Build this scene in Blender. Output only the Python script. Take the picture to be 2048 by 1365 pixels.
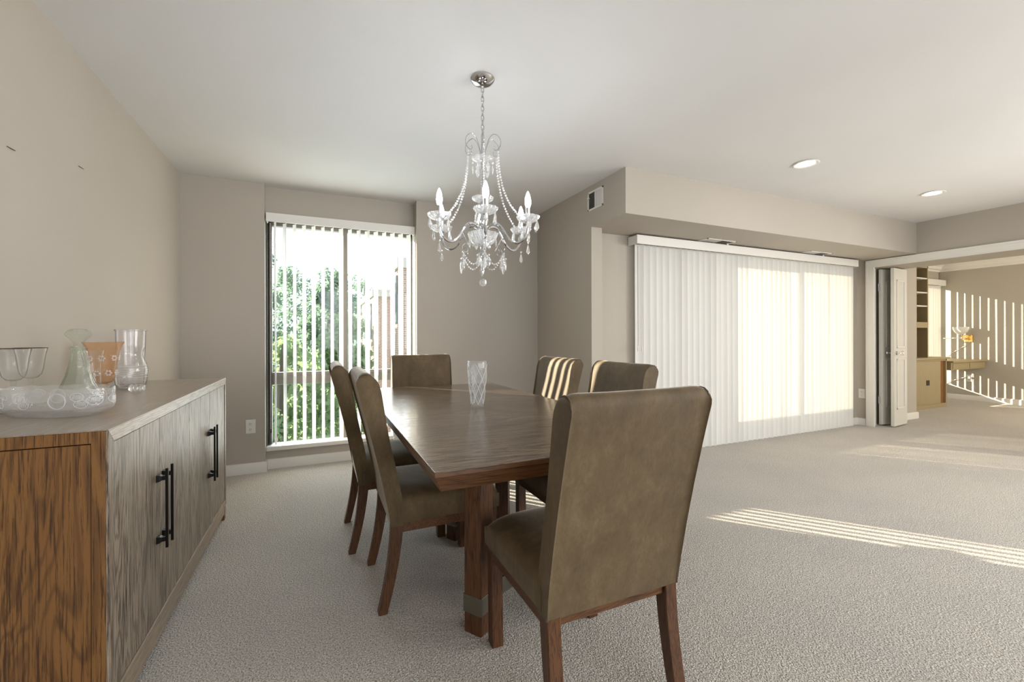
import bpy, bmesh, math, random
from mathutils import Vector, Matrix
PI = math.pi
sc = bpy.context.scene
COL = sc.collection
for o in list(bpy.data.objects): bpy.data.objects.remove(o)
rnd = random.Random(7)

# ---------------------------------------------------------------- camera, sky, sun, exposure
cam_d = bpy.data.cameras.new('camera'); cam = bpy.data.objects.new('camera', cam_d); COL.objects.link(cam)
cam.matrix_world = Matrix.Translation((0, 0, 1.1424)) @ Matrix.Rotation(-0.4186, 4, 'Z') @ Matrix.Rotation(PI/2, 4, 'X') @ Matrix.Rotation(-0.0028, 4, 'Z')
cam_d.sensor_width = 36; cam_d.lens = 870.08/2048*36; cam_d.shift_y = -9.733/2048
cam_d.clip_start = .02; cam_d.clip_end = 400
sc.camera = cam
sc.view_settings.view_transform = 'Standard'
try: sc.view_settings.look = 'None'
except Exception: pass
sc.view_settings.gamma = 1; sc.view_settings.use_curve_mapping = False
sc.view_settings.exposure = 0.22
try: sc.cycles.transparent_max_bounces = 40
except Exception: pass

w = bpy.data.worlds.new('sky'); sc.world = w; w.use_nodes = True
bg = w.node_tree.nodes['Background']
bg.inputs[0].default_value = (.88, .94, 1, 1); bg.inputs[1].default_value = 1.5

sd = bpy.data.lights.new('sun', 'SUN'); sun = bpy.data.objects.new('sun', sd); COL.objects.link(sun)
sd.energy = 21; sd.color = (1, .83, .62); sd.angle = math.radians(.42)
AZ = math.radians(-51); EL = math.radians(15.0)
sun_dir = Vector((math.cos(AZ)*math.cos(EL), math.sin(AZ)*math.cos(EL), -math.sin(EL)))
sun.rotation_euler = sun_dir.to_track_quat('-Z', 'Y').to_euler()
sun.location = (-8, 14, 9)

def area(name, loc, rot, sx, sy, power, colr=(1, 1, 1), spread=PI):
    d = bpy.data.lights.new(name, 'AREA'); d.shape = 'RECTANGLE'; d.size = sx; d.size_y = sy
    d.energy = power; d.color = colr; d.spread = spread
    o = bpy.data.objects.new(name, d); COL.objects.link(o); o.location = loc; o.rotation_euler = rot
    return o
# added fill lamps, out of view: behind and beside the camera, in the den
area('fill_front', (2.6, -3.3, 1.35), (PI/2, 0, 0), 5.0, 1.9, 75, (.95, .98, 1))
area('fill_side', (6.25, -1.3, 1.35), (0, PI/2, 0), 1.9, 3.0, 165, (1, .98, .95))
area('fill_den', (8.9, .62, 1.4), (PI/2, 0, 0), 1.8, 1.4, 62, (1, .90, .74))
# sky light through the three windows seen in the view
area('daylight_window', (.23, 4.46, 1.15), (-PI/2, 0, 0), 1.2, 1.9, 38, (.90, .95, 1))

# ---------------------------------------------------------------- materials
def mat(name, col, rough=.6, metal=0, **kw):
    m = bpy.data.materials.new(name); m.use_nodes = True
    p = m.node_tree.nodes['Principled BSDF']
    p.inputs['Base Color'].default_value = (*col, 1); p.inputs['Roughness'].default_value = rough
    p.inputs['Metallic'].default_value = metal
    for k, v in kw.items(): p.inputs[k.replace('_', ' ')].default_value = v
    return m
def nodes(m): return m.node_tree.nodes, m.node_tree.links, m.node_tree.nodes['Principled BSDF']
def coords(N, L, scale=(1, 1, 1)):
    tc = N.new('ShaderNodeTexCoord'); mp = N.new('ShaderNodeMapping'); mp.inputs['Scale'].default_value = scale
    L.new(tc.outputs['Object'], mp.inputs[0]); return mp.outputs[0]
def noise(N, L, vec, scale, detail=4, rough=.5, dist=0):
    n = N.new('ShaderNodeTexNoise'); n.inputs['Scale'].default_value = scale; n.inputs['Detail'].default_value = detail
    n.inputs['Roughness'].default_value = rough; n.inputs['Distortion'].default_value = dist
    L.new(vec, n.inputs['Vector']); return n.outputs['Fac']
def ramp(N, L, fac, stops):
    r = N.new('ShaderNodeValToRGB'); e = r.color_ramp.elements
    while len(e) < len(stops): e.new(.5)
    for i, (p, c) in enumerate(stops): e[i].position = p; e[i].color = (*c, 1) if len(c) == 3 else c
    L.new(fac, r.inputs[0]); return r.outputs[0]
def mixc(N, L, f, a, b, mode='MIX'):
    m = N.new('ShaderNodeMix'); m.data_type = 'RGBA'; m.blend_type = mode
    for s, v in ((m.inputs[0], f), (m.inputs[6], a), (m.inputs[7], b)):
        if isinstance(v, (int, float)): s.default_value = v
        elif isinstance(v, tuple): s.default_value = (*v, 1)
        else: L.new(v, s)
    return m.outputs[2]
def bump(N, L, h, p, strength=.3, dist=.01):
    b = N.new('ShaderNodeBump'); b.inputs['Strength'].default_value = strength; b.inputs['Distance'].default_value = dist
    L.new(h, b.inputs['Height']); L.new(b.outputs[0], p.inputs['Normal'])

def paint(name, col, rough=.75):
    m = mat(name, col, rough); N, L, p = nodes(m); v = coords(N, L)
    f = noise(N, L, v, 220, 3); bump(N, L, f, p, .08, .002)
    g = noise(N, L, v, 1.2, 2)
    c = ramp(N, L, g, [(.3, tuple(x*.97 for x in col)), (.7, tuple(min(1, x*1.02) for x in col))]); L.new(c, p.inputs['Base Color'])
    return m
def wood(name, light, mid, dark, axis, rough=.45, grain=1.0, contrast=.5, coat=0.0):
    """oak: stretched pores along `axis`, broad cathedral bands"""
    m = mat(name, mid, rough); N, L, p = nodes(m)
    s = [1, 1, 1]; s[axis] = .032; fine = coords(N, L, tuple(x*grain for x in s))
    s2 = [1, 1, 1]; s2[axis] = .13; broad = coords(N, L, tuple(x*grain for x in s2))
    warp = noise(N, L, broad, 7, 3, .55, .6)
    sine = N.new('ShaderNodeMath'); sine.operation = 'MULTIPLY'; sine.inputs[1].default_value = 95; L.new(warp, sine.inputs[0])
    sn = N.new('ShaderNodeMath'); sn.operation = 'SINE'; L.new(sine.outputs[0], sn.inputs[0])
    mr = N.new('ShaderNodeMapRange'); mr.inputs[1].default_value = -1; L.new(sn.outputs[0], mr.inputs[0])
    cath = ramp(N, L, mr.outputs[0], [(.0, (0, 0, 0)), (.62, (.12, .12, .12)), (1, (1, 1, 1))])
    pores = noise(N, L, fine, 230, 5, .7)
    pr = ramp(N, L, pores, [(.50, (0, 0, 0)), (.60, (1, 1, 1))])
    tone = noise(N, L, broad, 3.0, 3)
    base = ramp(N, L, tone, [(.3, light), (.7, mid)])
    a = mixc(N, L, cath, base, tuple(.45*mid[i]+.55*dark[i] for i in range(3)))
    a2 = mixc(N, L, contrast, base, a)
    mm = N.new('ShaderNodeMath'); mm.operation = 'MULTIPLY'; mm.inputs[1].default_value = contrast+.15
    L.new(pr, mm.inputs[0]); c = mixc(N, L, mm.outputs[0], a2, dark); L.new(c, p.inputs['Base Color'])
    bump(N, L, pr, p, .12, -.0012)
    if coat: p.inputs['Coat Weight'].default_value = coat; p.inputs['Coat Roughness'].default_value = .18
    return m
WALL = paint('tan_wall_paint', (.43, .39, .335))
CEIL = paint('white_ceiling_paint', (.72, .715, .71), .85)
TRIM = mat('white_trim_paint', (.74, .72, .68), .4)
TRIMD = mat('cream_door_paint', (.66, .64, .58), .45)
BRONZE = mat('bronze_window_metal', (.10, .085, .07), .45, .3)
BRONZE2 = mat('taupe_window_metal', (.19, .165, .14), .45, .3)
CHROME = mat('polished_chrome', (.62, .63, .65), .08, 1)
BRASS = mat('polished_brass', (.78, .55, .2), .22, 1)
BLACKM = mat('black_handle_metal', (.02, .019, .018), .32, .8)
STEEL = mat('brushed_grey_metal', (.20, .19, .15), .42, .85)
DARK = mat('dark_gap', (.015, .013, .012), .9)
PLASTIC = mat('white_plastic', (.72, .71, .67), .35)
TOPW = wood('table_oak_top', (.27, .205, .15), (.19, .135, .095), (.05, .030, .02), 0, .17, .8, .8, .15)
EDGEW = wood('table_oak_edge', (.19, .088, .030), (.115, .045, .017), (.02, .009, .005), 0, .36, 1.0, .5)
LEGW = wood('table_oak_leg', (.15, .058, .018), (.080, .027, .010), (.012, .005, .003), 2, .42, 1.2, .6)
CHLEG = wood('chair_oak_leg', (.155, .064, .020), (.080, .029, .010), (.012, .005, .003), 2, .42, 1.6, .6)
CHRAIL = wood('chair_oak_rail', (.155, .064, .020), (.080, .029, .010), (.012, .005, .003), 0, .42, 1.6, .6)
SBF = wood('sideboard_oak_front', (.36, .29, .22), (.26, .20, .145), (.045, .028, .018), 2, .42, 1.0, .85)
SBT = wood('sideboard_oak_top', (.33, .26, .19), (.24, .18, .13), (.42, .38, .34), 1, .3, .7, .45, .25)
SBR = wood('sideboard_oak_rail', (.40, .32, .24), (.31, .24, .17), (.13, .09, .06), 1, .36, 1.2, .5)
SBS = wood('sideboard_oak_side', (.31, .155, .045), (.20, .09, .025), (.05, .02, .007), 2, .38, .8, .75)
CABW = mat('beige_cabinet_paint', (.33, .265, .15), .45)
CABIN = wood('cabinet_interior_wood', (.30, .13, .025), (.20, .075, .015), (.08, .04, .015), 2, .6)

def velvet():
    m = mat('taupe_velvet', (.19, .145, .095), .7); N, L, p = nodes(m); v = coords(N, L, (1, 1, .55))
    f = noise(N, L, v, 9, 6, .72, .25); g = noise(N, L, v, 110, 3)
    c = ramp(N, L, f, [(.3, (.066, .041, .015)), (.55, (.115, .076, .033)), (.75, (.165, .116, .058))])
    c2 = ramp(N, L, g, [(.3, (.86, .86, .86)), (.7, (1.1, 1.1, 1.1))])
    L.new(mixc(N, L, .6, c, c2, 'MULTIPLY'), p.inputs['Base Color'])
    p.inputs['Sheen Weight'].default_value = .75; p.inputs['Sheen Roughness'].default_value = .3
    p.inputs['Sheen Tint'].default_value = (.95, .88, .78, 1)
    bump(N, L, f, p, .15, .01); return m
VELVET = velvet()
STITCH = mat('velvet_piping', (.10, .075, .05), .8)

def carpet():
    m = mat('beige_cut_pile_carpet', (.5, .45, .38), .95); N, L, p = nodes(m); v = coords(N, L)
    vo = N.new('ShaderNodeTexVoronoi'); vo.inputs['Scale'].default_value = 165; L.new(v, vo.inputs['Vector'])
    f = noise(N, L, v, 180, 3, .7); big = noise(N, L, v, 1.6, 4, .6, .4)
    c1 = ramp(N, L, f, [(.36, (.16, .128, .09)), (.48, (.58, .53, .465)), (.62, (.93, .885, .83))])
    c2 = ramp(N, L, big, [(.3, (.88, .88, .89)), (.7, (1, .99, .97))])
    L.new(mixc(N, L, 1, c1, c2, 'MULTIPLY'), p.inputs['Base Color'])
    ad = N.new('ShaderNodeMath'); ad.operation = 'ADD'; L.new(f, ad.inputs[0]); L.new(vo.outputs['Distance'], ad.inputs[1])
    bump(N, L, ad.outputs[0], p, .9, .008)
    p.inputs['Sheen Weight'].default_value = .3; return m
CARPET = carpet()

def slat_mat(name, a, tint=(.86, .85, .82)):
    m = mat(name, tint, .6); N, L, p = nodes(m)
    t = N.new('ShaderNodeBsdfTranslucent'); t.inputs[0].default_value = (*[min(1, c*1.02) for c in tint], 1)
    x = N.new('ShaderNodeMixShader'); x.inputs[0].default_value = a
    out = N['Material Output']; L.new(p.outputs[0], x.inputs[1]); L.new(t.outputs[0], x.inputs[2]); L.new(x.outputs[0], out.inputs[0])
    return m
SLAT = slat_mat('white_vinyl_slat', .36)

def clearpane():
    m = mat('window_glass', (1, 1, 1), 0); N, L, p = nodes(m)
    t = N.new('ShaderNodeBsdfTransparent'); t.inputs[0].default_value = (.93, .96, .96, 1)
    g = N.new('ShaderNodeBsdfGlossy'); g.inputs['Roughness'].default_value = .02
    x = N.new('ShaderNodeMixShader'); x.inputs[0].default_value = .03
    L.new(t.outputs[0], x.inputs[1]); L.new(g.outputs[0], x.inputs[2]); L.new(x.outputs[0], N['Material Output'].inputs[0]); return m
PANE = clearpane()
def crystal(name, tint=(1, 1, 1), gl=.6, ior=1.5, rough=0.0, body=0.0, relief=0.0, rs=120):
    """cut glass: real refraction plus some straight transmission so that light passes"""
    m = mat(name, tint, 0); N, L, p = nodes(m)
    t = N.new('ShaderNodeBsdfTransparent'); t.inputs[0].default_value = (*tint, 1)
    g = N.new('ShaderNodeBsdfGlass'); g.inputs['Color'].default_value = (*tint, 1); g.inputs['IOR'].default_value = ior; g.inputs['Roughness'].default_value = rough
    x = N.new('ShaderNodeMixShader'); x.inputs[0].default_value = gl
    L.new(t.outputs[0], x.inputs[1]); L.new(g.outputs[0], x.inputs[2]); out = x.outputs[0]
    if body:
        d = N.new('ShaderNodeBsdfTranslucent'); d.inputs[0].default_value = (*tint, 1); d2 = N.new('ShaderNodeBsdfDiffuse'); d2.inputs[0].default_value = (*tint, 1)
        a1 = N.new('ShaderNodeMixShader'); a1.inputs[0].default_value = .5; L.new(d.outputs[0], a1.inputs[1]); L.new(d2.outputs[0], a1.inputs[2])
        y = N.new('ShaderNodeMixShader'); y.inputs[0].default_value = body; L.new(out, y.inputs[1]); L.new(a1.outputs[0], y.inputs[2]); out = y.outputs[0]
    if relief:
        v = coords(N, L); f = noise(N, L, v, rs, 2); b = N.new('ShaderNodeBump'); b.inputs['Strength'].default_value = relief; b.inputs['Distance'].default_value = .004
        L.new(f, b.inputs['Height']); L.new(b.outputs[0], g.inputs['Normal'])
    L.new(out, N['Material Output'].inputs[0]); return m
CRYSTAL = crystal('cut_crystal', (1, 1, 1), .85, 1.5, 0, .22)
def thin(name, tint, edge, body=0.0, bcol=(.8, .8, .8), relief=0.0, rs=80, gloss=1.0):
    """thin blown glass: straight transmission that darkens where the wall is seen edge-on, fresnel reflections"""
    m = mat(name, tint, 0); N, L, p = nodes(m)
    lw = N.new('ShaderNodeLayerWeight'); lw.inputs['Blend'].default_value = .5
    c = ramp(N, L, lw.outputs['Facing'], [(.6, tint), (.97, edge)])
    t = N.new('ShaderNodeBsdfTransparent'); L.new(c, t.inputs[0])
    g = N.new('ShaderNodeBsdfGlossy'); g.inputs['Roughness'].default_value = .03
    pw = N.new('ShaderNodeMath'); pw.operation = 'POWER'; pw.inputs[1].default_value = 4; L.new(lw.outputs['Facing'], pw.inputs[0])
    mu = N.new('ShaderNodeMath'); mu.operation = 'MULTIPLY_ADD'; mu.inputs[1].default_value = .45*gloss; mu.inputs[2].default_value = .035*gloss; L.new(pw.outputs[0], mu.inputs[0])
    x = N.new('ShaderNodeMixShader'); L.new(mu.outputs[0], x.inputs[0]); L.new(t.outputs[0], x.inputs[1]); L.new(g.outputs[0], x.inputs[2]); out = x.outputs[0]
    if relief:
        v = coords(N, L); f = noise(N, L, v, rs, 2); b = N.new('ShaderNodeBump'); b.inputs['Strength'].default_value = relief; b.inputs['Distance'].default_value = .004
        L.new(f, b.inputs['Height'])
        for k in (g, lw): L.new(b.outputs[0], k.inputs['Normal'])
    if body:
        d = N.new('ShaderNodeBsdfTranslucent'); d.inputs[0].default_value = (*bcol, 1); d2 = N.new('ShaderNodeBsdfDiffuse'); d2.inputs[0].default_value = (*bcol, 1)
        a1 = N.new('ShaderNodeMixShader'); L.new(d.outputs[0], a1.inputs[1]); L.new(d2.outputs[0], a1.inputs[2])
        y = N.new('ShaderNodeMixShader'); y.inputs[0].default_value = body; L.new(out, y.inputs[1]); L.new(a1.outputs[0], y.inputs[2]); out = y.outputs[0]
    L.new(out, N['Material Output'].inputs[0]); return m
CUTVASE = thin('cut_crystal_vase', (.98, .985, .99), (.80, .82, .84), .06, (1, 1, 1), .3, 60)
GLASS = thin('clear_glass', (.992, .992, .992), (.62, .62, .61), .02, (1, 1, 1))
GREENGL = thin('pale_green_glass', (.972, .988, .974), (.30, .40, .33), .035, (.8, .9, .8), .9, 45, 1.8)
AMBER = thin('amber_glass', (.985, .93, .86), (.75, .50, .32), .14, (.78, .48, .27), .5, 90)
LILAC = thin('lilac_tinted_acrylic', (.985, .98, .99), (.62, .58, .70), .04, (.9, .88, 1))
CUTLINE = thin('bright_cut_edge', (.95, .95, .97), (.9, .9, .92), .45, (1, 1, 1), 0, 1, 1.5)
DISHGL = thin('pressed_crystal', (.985, .988, .992), (.66, .68, .72), .15, (1, 1, 1), .9, 75, 2.2)
RIM = mat('dark_platinum_rim', (.18, .11, .10), .25, .9)

def emis(name, col, s):
    m = bpy.data.materials.new(name); m.use_nodes = True; N = m.node_tree.nodes
    N.remove(N['Principled BSDF']); e = N.new('ShaderNodeEmission'); e.inputs[0].default_value = (*col, 1); e.inputs[1].default_value = s
    m.node_tree.links.new(e.outputs[0], N['Material Output'].inputs[0]); return m
BULB = emis('lit_candle_bulb', (.93, .96, 1), 110)
CANL = emis('lit_recessed_lamp', (1, .96, .9), 30)

# ---------------------------------------------------------------- mesh builder
class MB:
    def __init__(s): s.v = []; s.f = []
    def add(s, vs, fs):
        n = len(s.v); s.v += [tuple(v) for v in vs]; s.f += [tuple(i+n for i in f) for f in fs]; return s
    def box(s, x0, x1, y0, y1, z0, z1):
        return s.add([(x, y, z) for x in (x0, x1) for y in (y0, y1) for z in (z0, z1)],
                     [(0, 1, 3, 2), (4, 6, 7, 5), (0, 4, 5, 1), (2, 3, 7, 6), (0, 2, 6, 4), (1, 5, 7, 3)])
    def prism(s, poly, a0, a1, axis=2, poly1=None):
        """polygon (2D) extruded along axis; poly1 = the polygon at a1"""
        n = len(poly); P1 = poly1 or poly
        def pt(q, a):
            if axis == 0: return (a, q[0], q[1])
            if axis == 1: return (q[0], a, q[1])
            return (q[0], q[1], a)
        vs = [pt(q, a0) for q in poly]+[pt(q, a1) for q in P1]
        return s.add(vs, [tuple(range(n-1, -1, -1)), tuple(range(n, 2*n))]+[(i, (i+1) % n, n+(i+1) % n, n+i) for i in range(n)])
    def loft(s, rings, cap=True, closed=True):
        n = len(rings[0]); vs = [p for r in rings for p in r]; fs = []
        for k in range(len(rings)-1):
            for i in range(n if closed else n-1):
                j = (i+1) % n; fs.append((k*n+i, k*n+j, (k+1)*n+j, (k+1)*n+i))
        if cap: fs += [tuple(range(n-1, -1, -1)), tuple(range((len(rings)-1)*n, len(rings)*n))]
        return s.add(vs, fs)
    def lathe(s, prof, c=(0, 0, 0), seg=24, wave=None, M=None):
        rings = []
        for k, (r, z) in enumerate(prof):
            R = []
            for i in range(seg):
                a = 2*PI*i/seg; rr = r*(wave(a, k) if wave else 1)
                q = Vector((rr*math.cos(a), rr*math.sin(a), z))
                if M: q = M @ q
                R.append((q.x+c[0], q.y+c[1], q.z+c[2]))
            rings.append(R)
        return s.loft(rings)
    def tube(s, pts, r, seg=8, cap=True):
        pts = [Vector(p) for p in pts]; rings = []; up = None
        for i, p in enumerate(pts):
            t = (pts[min(i+1, len(pts)-1)]-pts[max(i-1, 0)]).normalized()
            if up is None: up = Vector((0, 0, 1)) if abs(t.z) < .9 else Vector((1, 0, 0))
            a = t.cross(up).normalized() if t.cross(up).length > 1e-5 else t.orthogonal().normalized()
            up = a.cross(t).normalized(); rr = r[i] if isinstance(r, (list, tuple)) else r
            rings.append([tuple(p+a*rr*math.cos(2*PI*k/seg)+up*rr*math.sin(2*PI*k/seg)) for k in range(seg)])
        return s.loft(rings, cap)
    def ring(s, c, R, r, axis='z', seg=24, seg2=6, sx=1, sy=1):
        pts = []; n = seg
        for i in range(n):
            a = 2*PI*i/n; u, v = R*math.cos(a)*sx, R*math.sin(a)*sy
            pts.append((u, v))
        vs = []
        for i in range(n):
            a = 2*PI*i/n
            for k in range(seg2):
                b = 2*PI*k/seg2; rad = r*math.cos(b); h = r*math.sin(b)
                u = pts[i][0]+rad*math.cos(a); v = pts[i][1]+rad*math.sin(a)
                q = {'z': (u, v, h), 'y': (u, h, v), 'x': (h, u, v)}[axis]
                vs.append((q[0]+c[0], q[1]+c[1], q[2]+c[2]))
        fs = [(i*seg2+k, ((i+1) % n)*seg2+k, ((i+1) % n)*seg2+(k+1) % seg2, i*seg2+(k+1) % seg2) for i in range(n) for k in range(seg2)]
        return s.add(vs, fs)
    def ball(s, c, r, seg=8, rings=5, sz=1):
        prof = [(max(1e-4, r*math.sin(PI*k/rings)), -r*sz*math.cos(PI*k/rings)) for k in range(rings+1)]
        return s.lathe(prof, c, seg)
    def build(s, name, m, parent=None, smooth=40, bevel=0, seg=2, loc=None):
        me = bpy.data.meshes.new(name); me.from_pydata(s.v, [], s.f)
        bm = bmesh.new(); bm.from_mesh(me); bmesh.ops.recalc_face_normals(bm, faces=bm.faces)
        bm.to_mesh(me); bm.free()
        if smooth:
            for p in me.polygons: p.use_smooth = True
            try: me.set_sharp_from_angle(angle=math.radians(smooth))
            except Exception: pass
        me.materials.append(m); me.update()
        o = bpy.data.objects.new(name, me); COL.objects.link(o)
        if parent: o.parent = parent
        if loc: o.location = loc
        if bevel:
            b = o.modifiers.new('bevel', 'BEVEL'); b.width = bevel; b.segments = seg; b.limit_method = 'ANGLE'; b.angle_limit = math.radians(35)
        return o
def tag(o, label, cat, group=None):
    o['label'] = label; o['category'] = cat
    if group: o['group'] = group
    return o
def empty(name, loc=(0, 0, 0), rz=0):
    o = bpy.data.objects.new(name, None); COL.objects.link(o); o.location = loc; o.rotation_euler = (0, 0, rz); o.empty_display_size = .1; return o
def struct(o): o['kind'] = 'structure'; return o
def box(name, m, dims, parent=None, bevel=0, smooth=0):
    return MB().box(*dims).build(name, m, parent, smooth, bevel)
def copy_tree(o, parent=None):
    c = o.copy(); COL.objects.link(c); c.parent = parent
    for ch in list(o.children): copy_tree(ch, c)
    return c

# ---------------------------------------------------------------- room shell
ZC = 2.44
XL, X1, X2 = -1.0, 2.153, 6.316
struct(box('floor', CARPET, (-1.15, 10.55, -3.6, 4.45, -.1, 0)))
struct(box('ceiling', CEIL, (-1.15, 10.55, -3.6, 4.6, ZC, ZC+.12)))
struct(box('wall_left', WALL, (XL-.15, XL, -3.6, 4.6, 0, ZC)))
# front wall behind the camera, with a wide opening added for the fill lamp
m = MB(); m.box(XL, 6.46, -3.2, -3.05, 0, .35); m.box(XL, 6.46, -3.2, -3.05, 2.32, ZC); m.box(XL, 0, -3.2, -3.05, .35, 2.32); m.box(5.2, 6.46, -3.2, -3.05, .35, 2.32)
struct(m.build('wall_front', WALL, smooth=0))
# back wall: left pier, window recess, right pier
m = MB(); m.box(XL, -.415, 4.2155, 4.55, 0, ZC)
m.box(-.415, .857, 4.294, 4.55, 0, .155); m.box(-.415, .857, 4.294, 4.55, 2.16, ZC)
m.box(.857, X1+.12, 4.16, 4.55, 0, ZC)
struct(m.build('wall_back', WALL, smooth=0))
# side wall of the dining end, with the pier beside the patio recess
m = MB(); m.box(X1, X1+.11, 3.149, 4.16, 0, ZC); struct(m.build('wall_right', WALL, smooth=0))
# patio wall around the sliding door
m = MB(); m.box(X1+.11, 2.84, 3.304, 3.45, 0, ZC); m.box(2.70, 6.03, 3.304, 3.45, 2.02, ZC); m.box(6.03, 6.47, 3.304, 3.45, 0, ZC)
struct(m.build('wall_patio', WALL, smooth=0))
# soffit over the patio door
m = MB(); m.box(X1, X2, 2.69, 3.149, 2.084, ZC); m.box(X1+.11, X2, 3.149, 3.304, 2.084, ZC)
struct(m.build('ceiling_soffit', WALL, smooth=0))
# wall with the wide opening to the den
m = MB(); m.box(X2, 6.82, .9, 3.304, 1.984, ZC); m.box(X2, 6.46, -3.2, 1.0, 0, ZC); m.box(X2, 6.46, 3.18, 3.304, 0, 1.984)
struct(m.build('wall_opening', WALL, smooth=0))
# den
m = MB(); m.box(6.46, 7.5, 3.2, 3.45, 0, ZC); m.box(7.5, 7.62, 3.45, 4.25, 0, ZC)
m.box(7.62, 8.35, 4.1, 4.25, 0, ZC); m.box(8.35, 10.37, 4.1, 4.25, 0, .28); m.box(8.35, 10.37, 4.1, 4.25, 2.06, ZC); m.box(10.33, 10.4, 4.1, 4.25, .28, 2.06)
struct(m.build('wall_den_back', WALL, smooth=0))
struct(box('wall_den_right', WALL, (10.4, 10.55, .3, 4.25, 0, ZC)))
m = MB(); m.box(6.46, 10.4, .3, .45, 0, ZC); struct(m.build('wall_den_front', WALL, smooth=0))

# baseboards with a rounded top edge
def baseboard(name, segs, h=.088, t=.016):
    """segs: (x0,y0,x1,y1,nx,ny) wall line and the direction into the room"""
    m = MB()
    for x0, y0, x1, y1, nx, ny in segs:
        pf = [(0, 0), (t, 0), (t, h-.014), (t*.75, h-.004), (t*.3, h), (0, h)]
        m.loft([[(X+nx*a, Y+ny*a, z) for a, z in pf] for X, Y in ((x0, y0), (x1, y1))])
    return struct(m.build(name, TRIM, smooth=30))
baseboard('baseboard_left', [(XL, -3, XL, 4.215, 1, 0)])
baseboard('baseboard_back', [(XL, 4.2155, -.399, 4.2155, 0, -1), (-.415, 4.2, -.415, 4.294, 1, 0), (-.415, 4.294, .857, 4.294, 0, -1), (.845, 4.16, X1, 4.16, 0, -1)])
baseboard('baseboard_right', [(X1, 3.149, X1, 4.16, -1, 0), (X1, 3.149, X1+.11, 3.149, 0, -1)])
baseboard('baseboard_patio', [(X1+.11, 3.304, 2.70, 3.304, 0, -1), (6.04, 3.304, X2, 3.304, 0, -1)])
baseboard('baseboard_opening', [(X2, 3.2, X2, 3.304, -1, 0)])
baseboard('baseboard_den_back', [(7.0, 3.2, 7.52, 3.2, 0, -1)])
baseboard('baseboard_den_right', [(10.4, .5, 10.4, 4.1, -1, 0)])

# casing of the wide opening
m = MB()
m.box(X2-.018, X2, 1.0, 3.195, 1.984, 2.074); m.box(X2-.024, X2-.018, 1.0, 3.195, 2.05, 2.074); m.box(X2-.022, X2-.018, 1.0, 3.11, 1.984, 1.996)
m.box(X2-.018, X2, 3.105, 3.195, 0, 1.984); m.box(X2-.024, X2-.018, 3.17, 3.195, 0, 2.05); m.box(X2, 6.46, 3.162, 3.18, 0, 1.984)
struct(m.build('trim_1', TRIM, smooth=0, bevel=.003))

# crown moulding of the den
m = MB(); pf = [(0, 0), (.014, 0), (.02, .03), (.05, .045), (.065, .085), (.115, .115), (.14, .13), (.14, .15), (0, .15)]
m.loft([[(X, 4.1-a, ZC-.15+z) for a, z in pf] for X in (7.62, 10.4)])
m.loft([[(10.4-a, Y, ZC-.15+z) for a, z in pf] for Y in (2.94, 4.1)])
struct(m.build('trim_2', TRIM, smooth=25))
m = MB(); pts = []
for i in range(15):
    t = i/14; pts.append((10.36, 2.94-.50*t, ZC-.02-.055*math.sin(PI*t*1.0)))
m.tube(pts, .014, 6); m.box(10.33, 10.4, 1.2, 2.44, ZC-.06, ZC)
struct(m.build('trim_3', TRIM, smooth=30))

# ---------------------------------------------------------------- windows
def window(name, x0, x1, z0, z1, y, muls, rails, fm, depth=.05, fr=.035):
    root = struct(empty(name, (0, 0, 0)))
    m = MB(); m.box(x0, x0+fr, y, y+depth, z0, z1); m.box(x1-fr, x1, y, y+depth, z0, z1); m.box(x0, x1, y, y+depth, z0, z0+fr); m.box(x0, x1, y, y+depth, z1-fr, z1)
    m.build('window_frame', fm, root, 0, .003)
    for a, b in muls: MB().box(a, b, y-.012, y+depth, z0, z1).build('mullion', fm, root, 0, .003)
    for a, b in rails:
        MB().box(x0, x1, y-.006, y+depth, a, b).build('rail', fm, root, 0, .003)
        MB().box(x0, x1, y-.014, y-.004, b-.03, b-.012).build('rail_lip', fm, root, 0, .002)
    xs = [x0]+[.5*(a+b) for a, b in muls]+[x1]; zs = [z0]+[.5*(a+b) for a, b in rails]+[z1]
    for i in range(len(xs)-1):
        for k in range(len(zs)-1): box('pane', PANE, (xs[i]+.01, xs[i+1]-.01, y+.025, y+.031, zs[k]+.01, zs[k+1]-.01), root)
    return root
wn = window('window_1', -.415, .857, .16, 2.16, 4.38, [(.207, .251)], [(.717, .825)], BRONZE2)
m = MB(); m.box(-.413, .855, 4.26, 4.38, .158, .196); m.build('window_sill', TRIM, wn, 0, .006)
m = MB(); m.box(-.413, -.403, 4.30, 4.38, .2, 2.15); m.box(-.395, -.372, 4.34, 4.38, .2, 2.15); m.box(-.396, -.378, 4.325, 4.35, .2, .30); m.build('side_track', BRONZE, wn, 0, .002)
window('window_2', 8.35, 10.33, .28, 2.06, 4.16, [(9.3, 9.35)], [], BRONZE2)
# patio door
dr = struct(empty('door_3', (0, 0, 0)))
for a, b in ((2.70, 3.86), (3.82, 4.98), (4.94, 6.03)):
    y = 3.375 if a != 3.82 else 3.41
    m = MB(); m.box(a, a+.06, y, y+.03, .02, 2.0); m.box(b-.06, b, y, y+.03, .02, 2.0); m.box(a, b, y, y+.03, .02, .10); m.box(a, b, y, y+.03, 1.93, 2.0)
    f = m.build('door_panel', BRONZE2, dr, 0, .002); box('pane', PANE, (a+.05, b-.05, y+.012, y+.018, .09, 1.94), f)
box('threshold', BRONZE2, (2.70, 6.03, 3.35, 3.45, 0, .02), dr)

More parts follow.
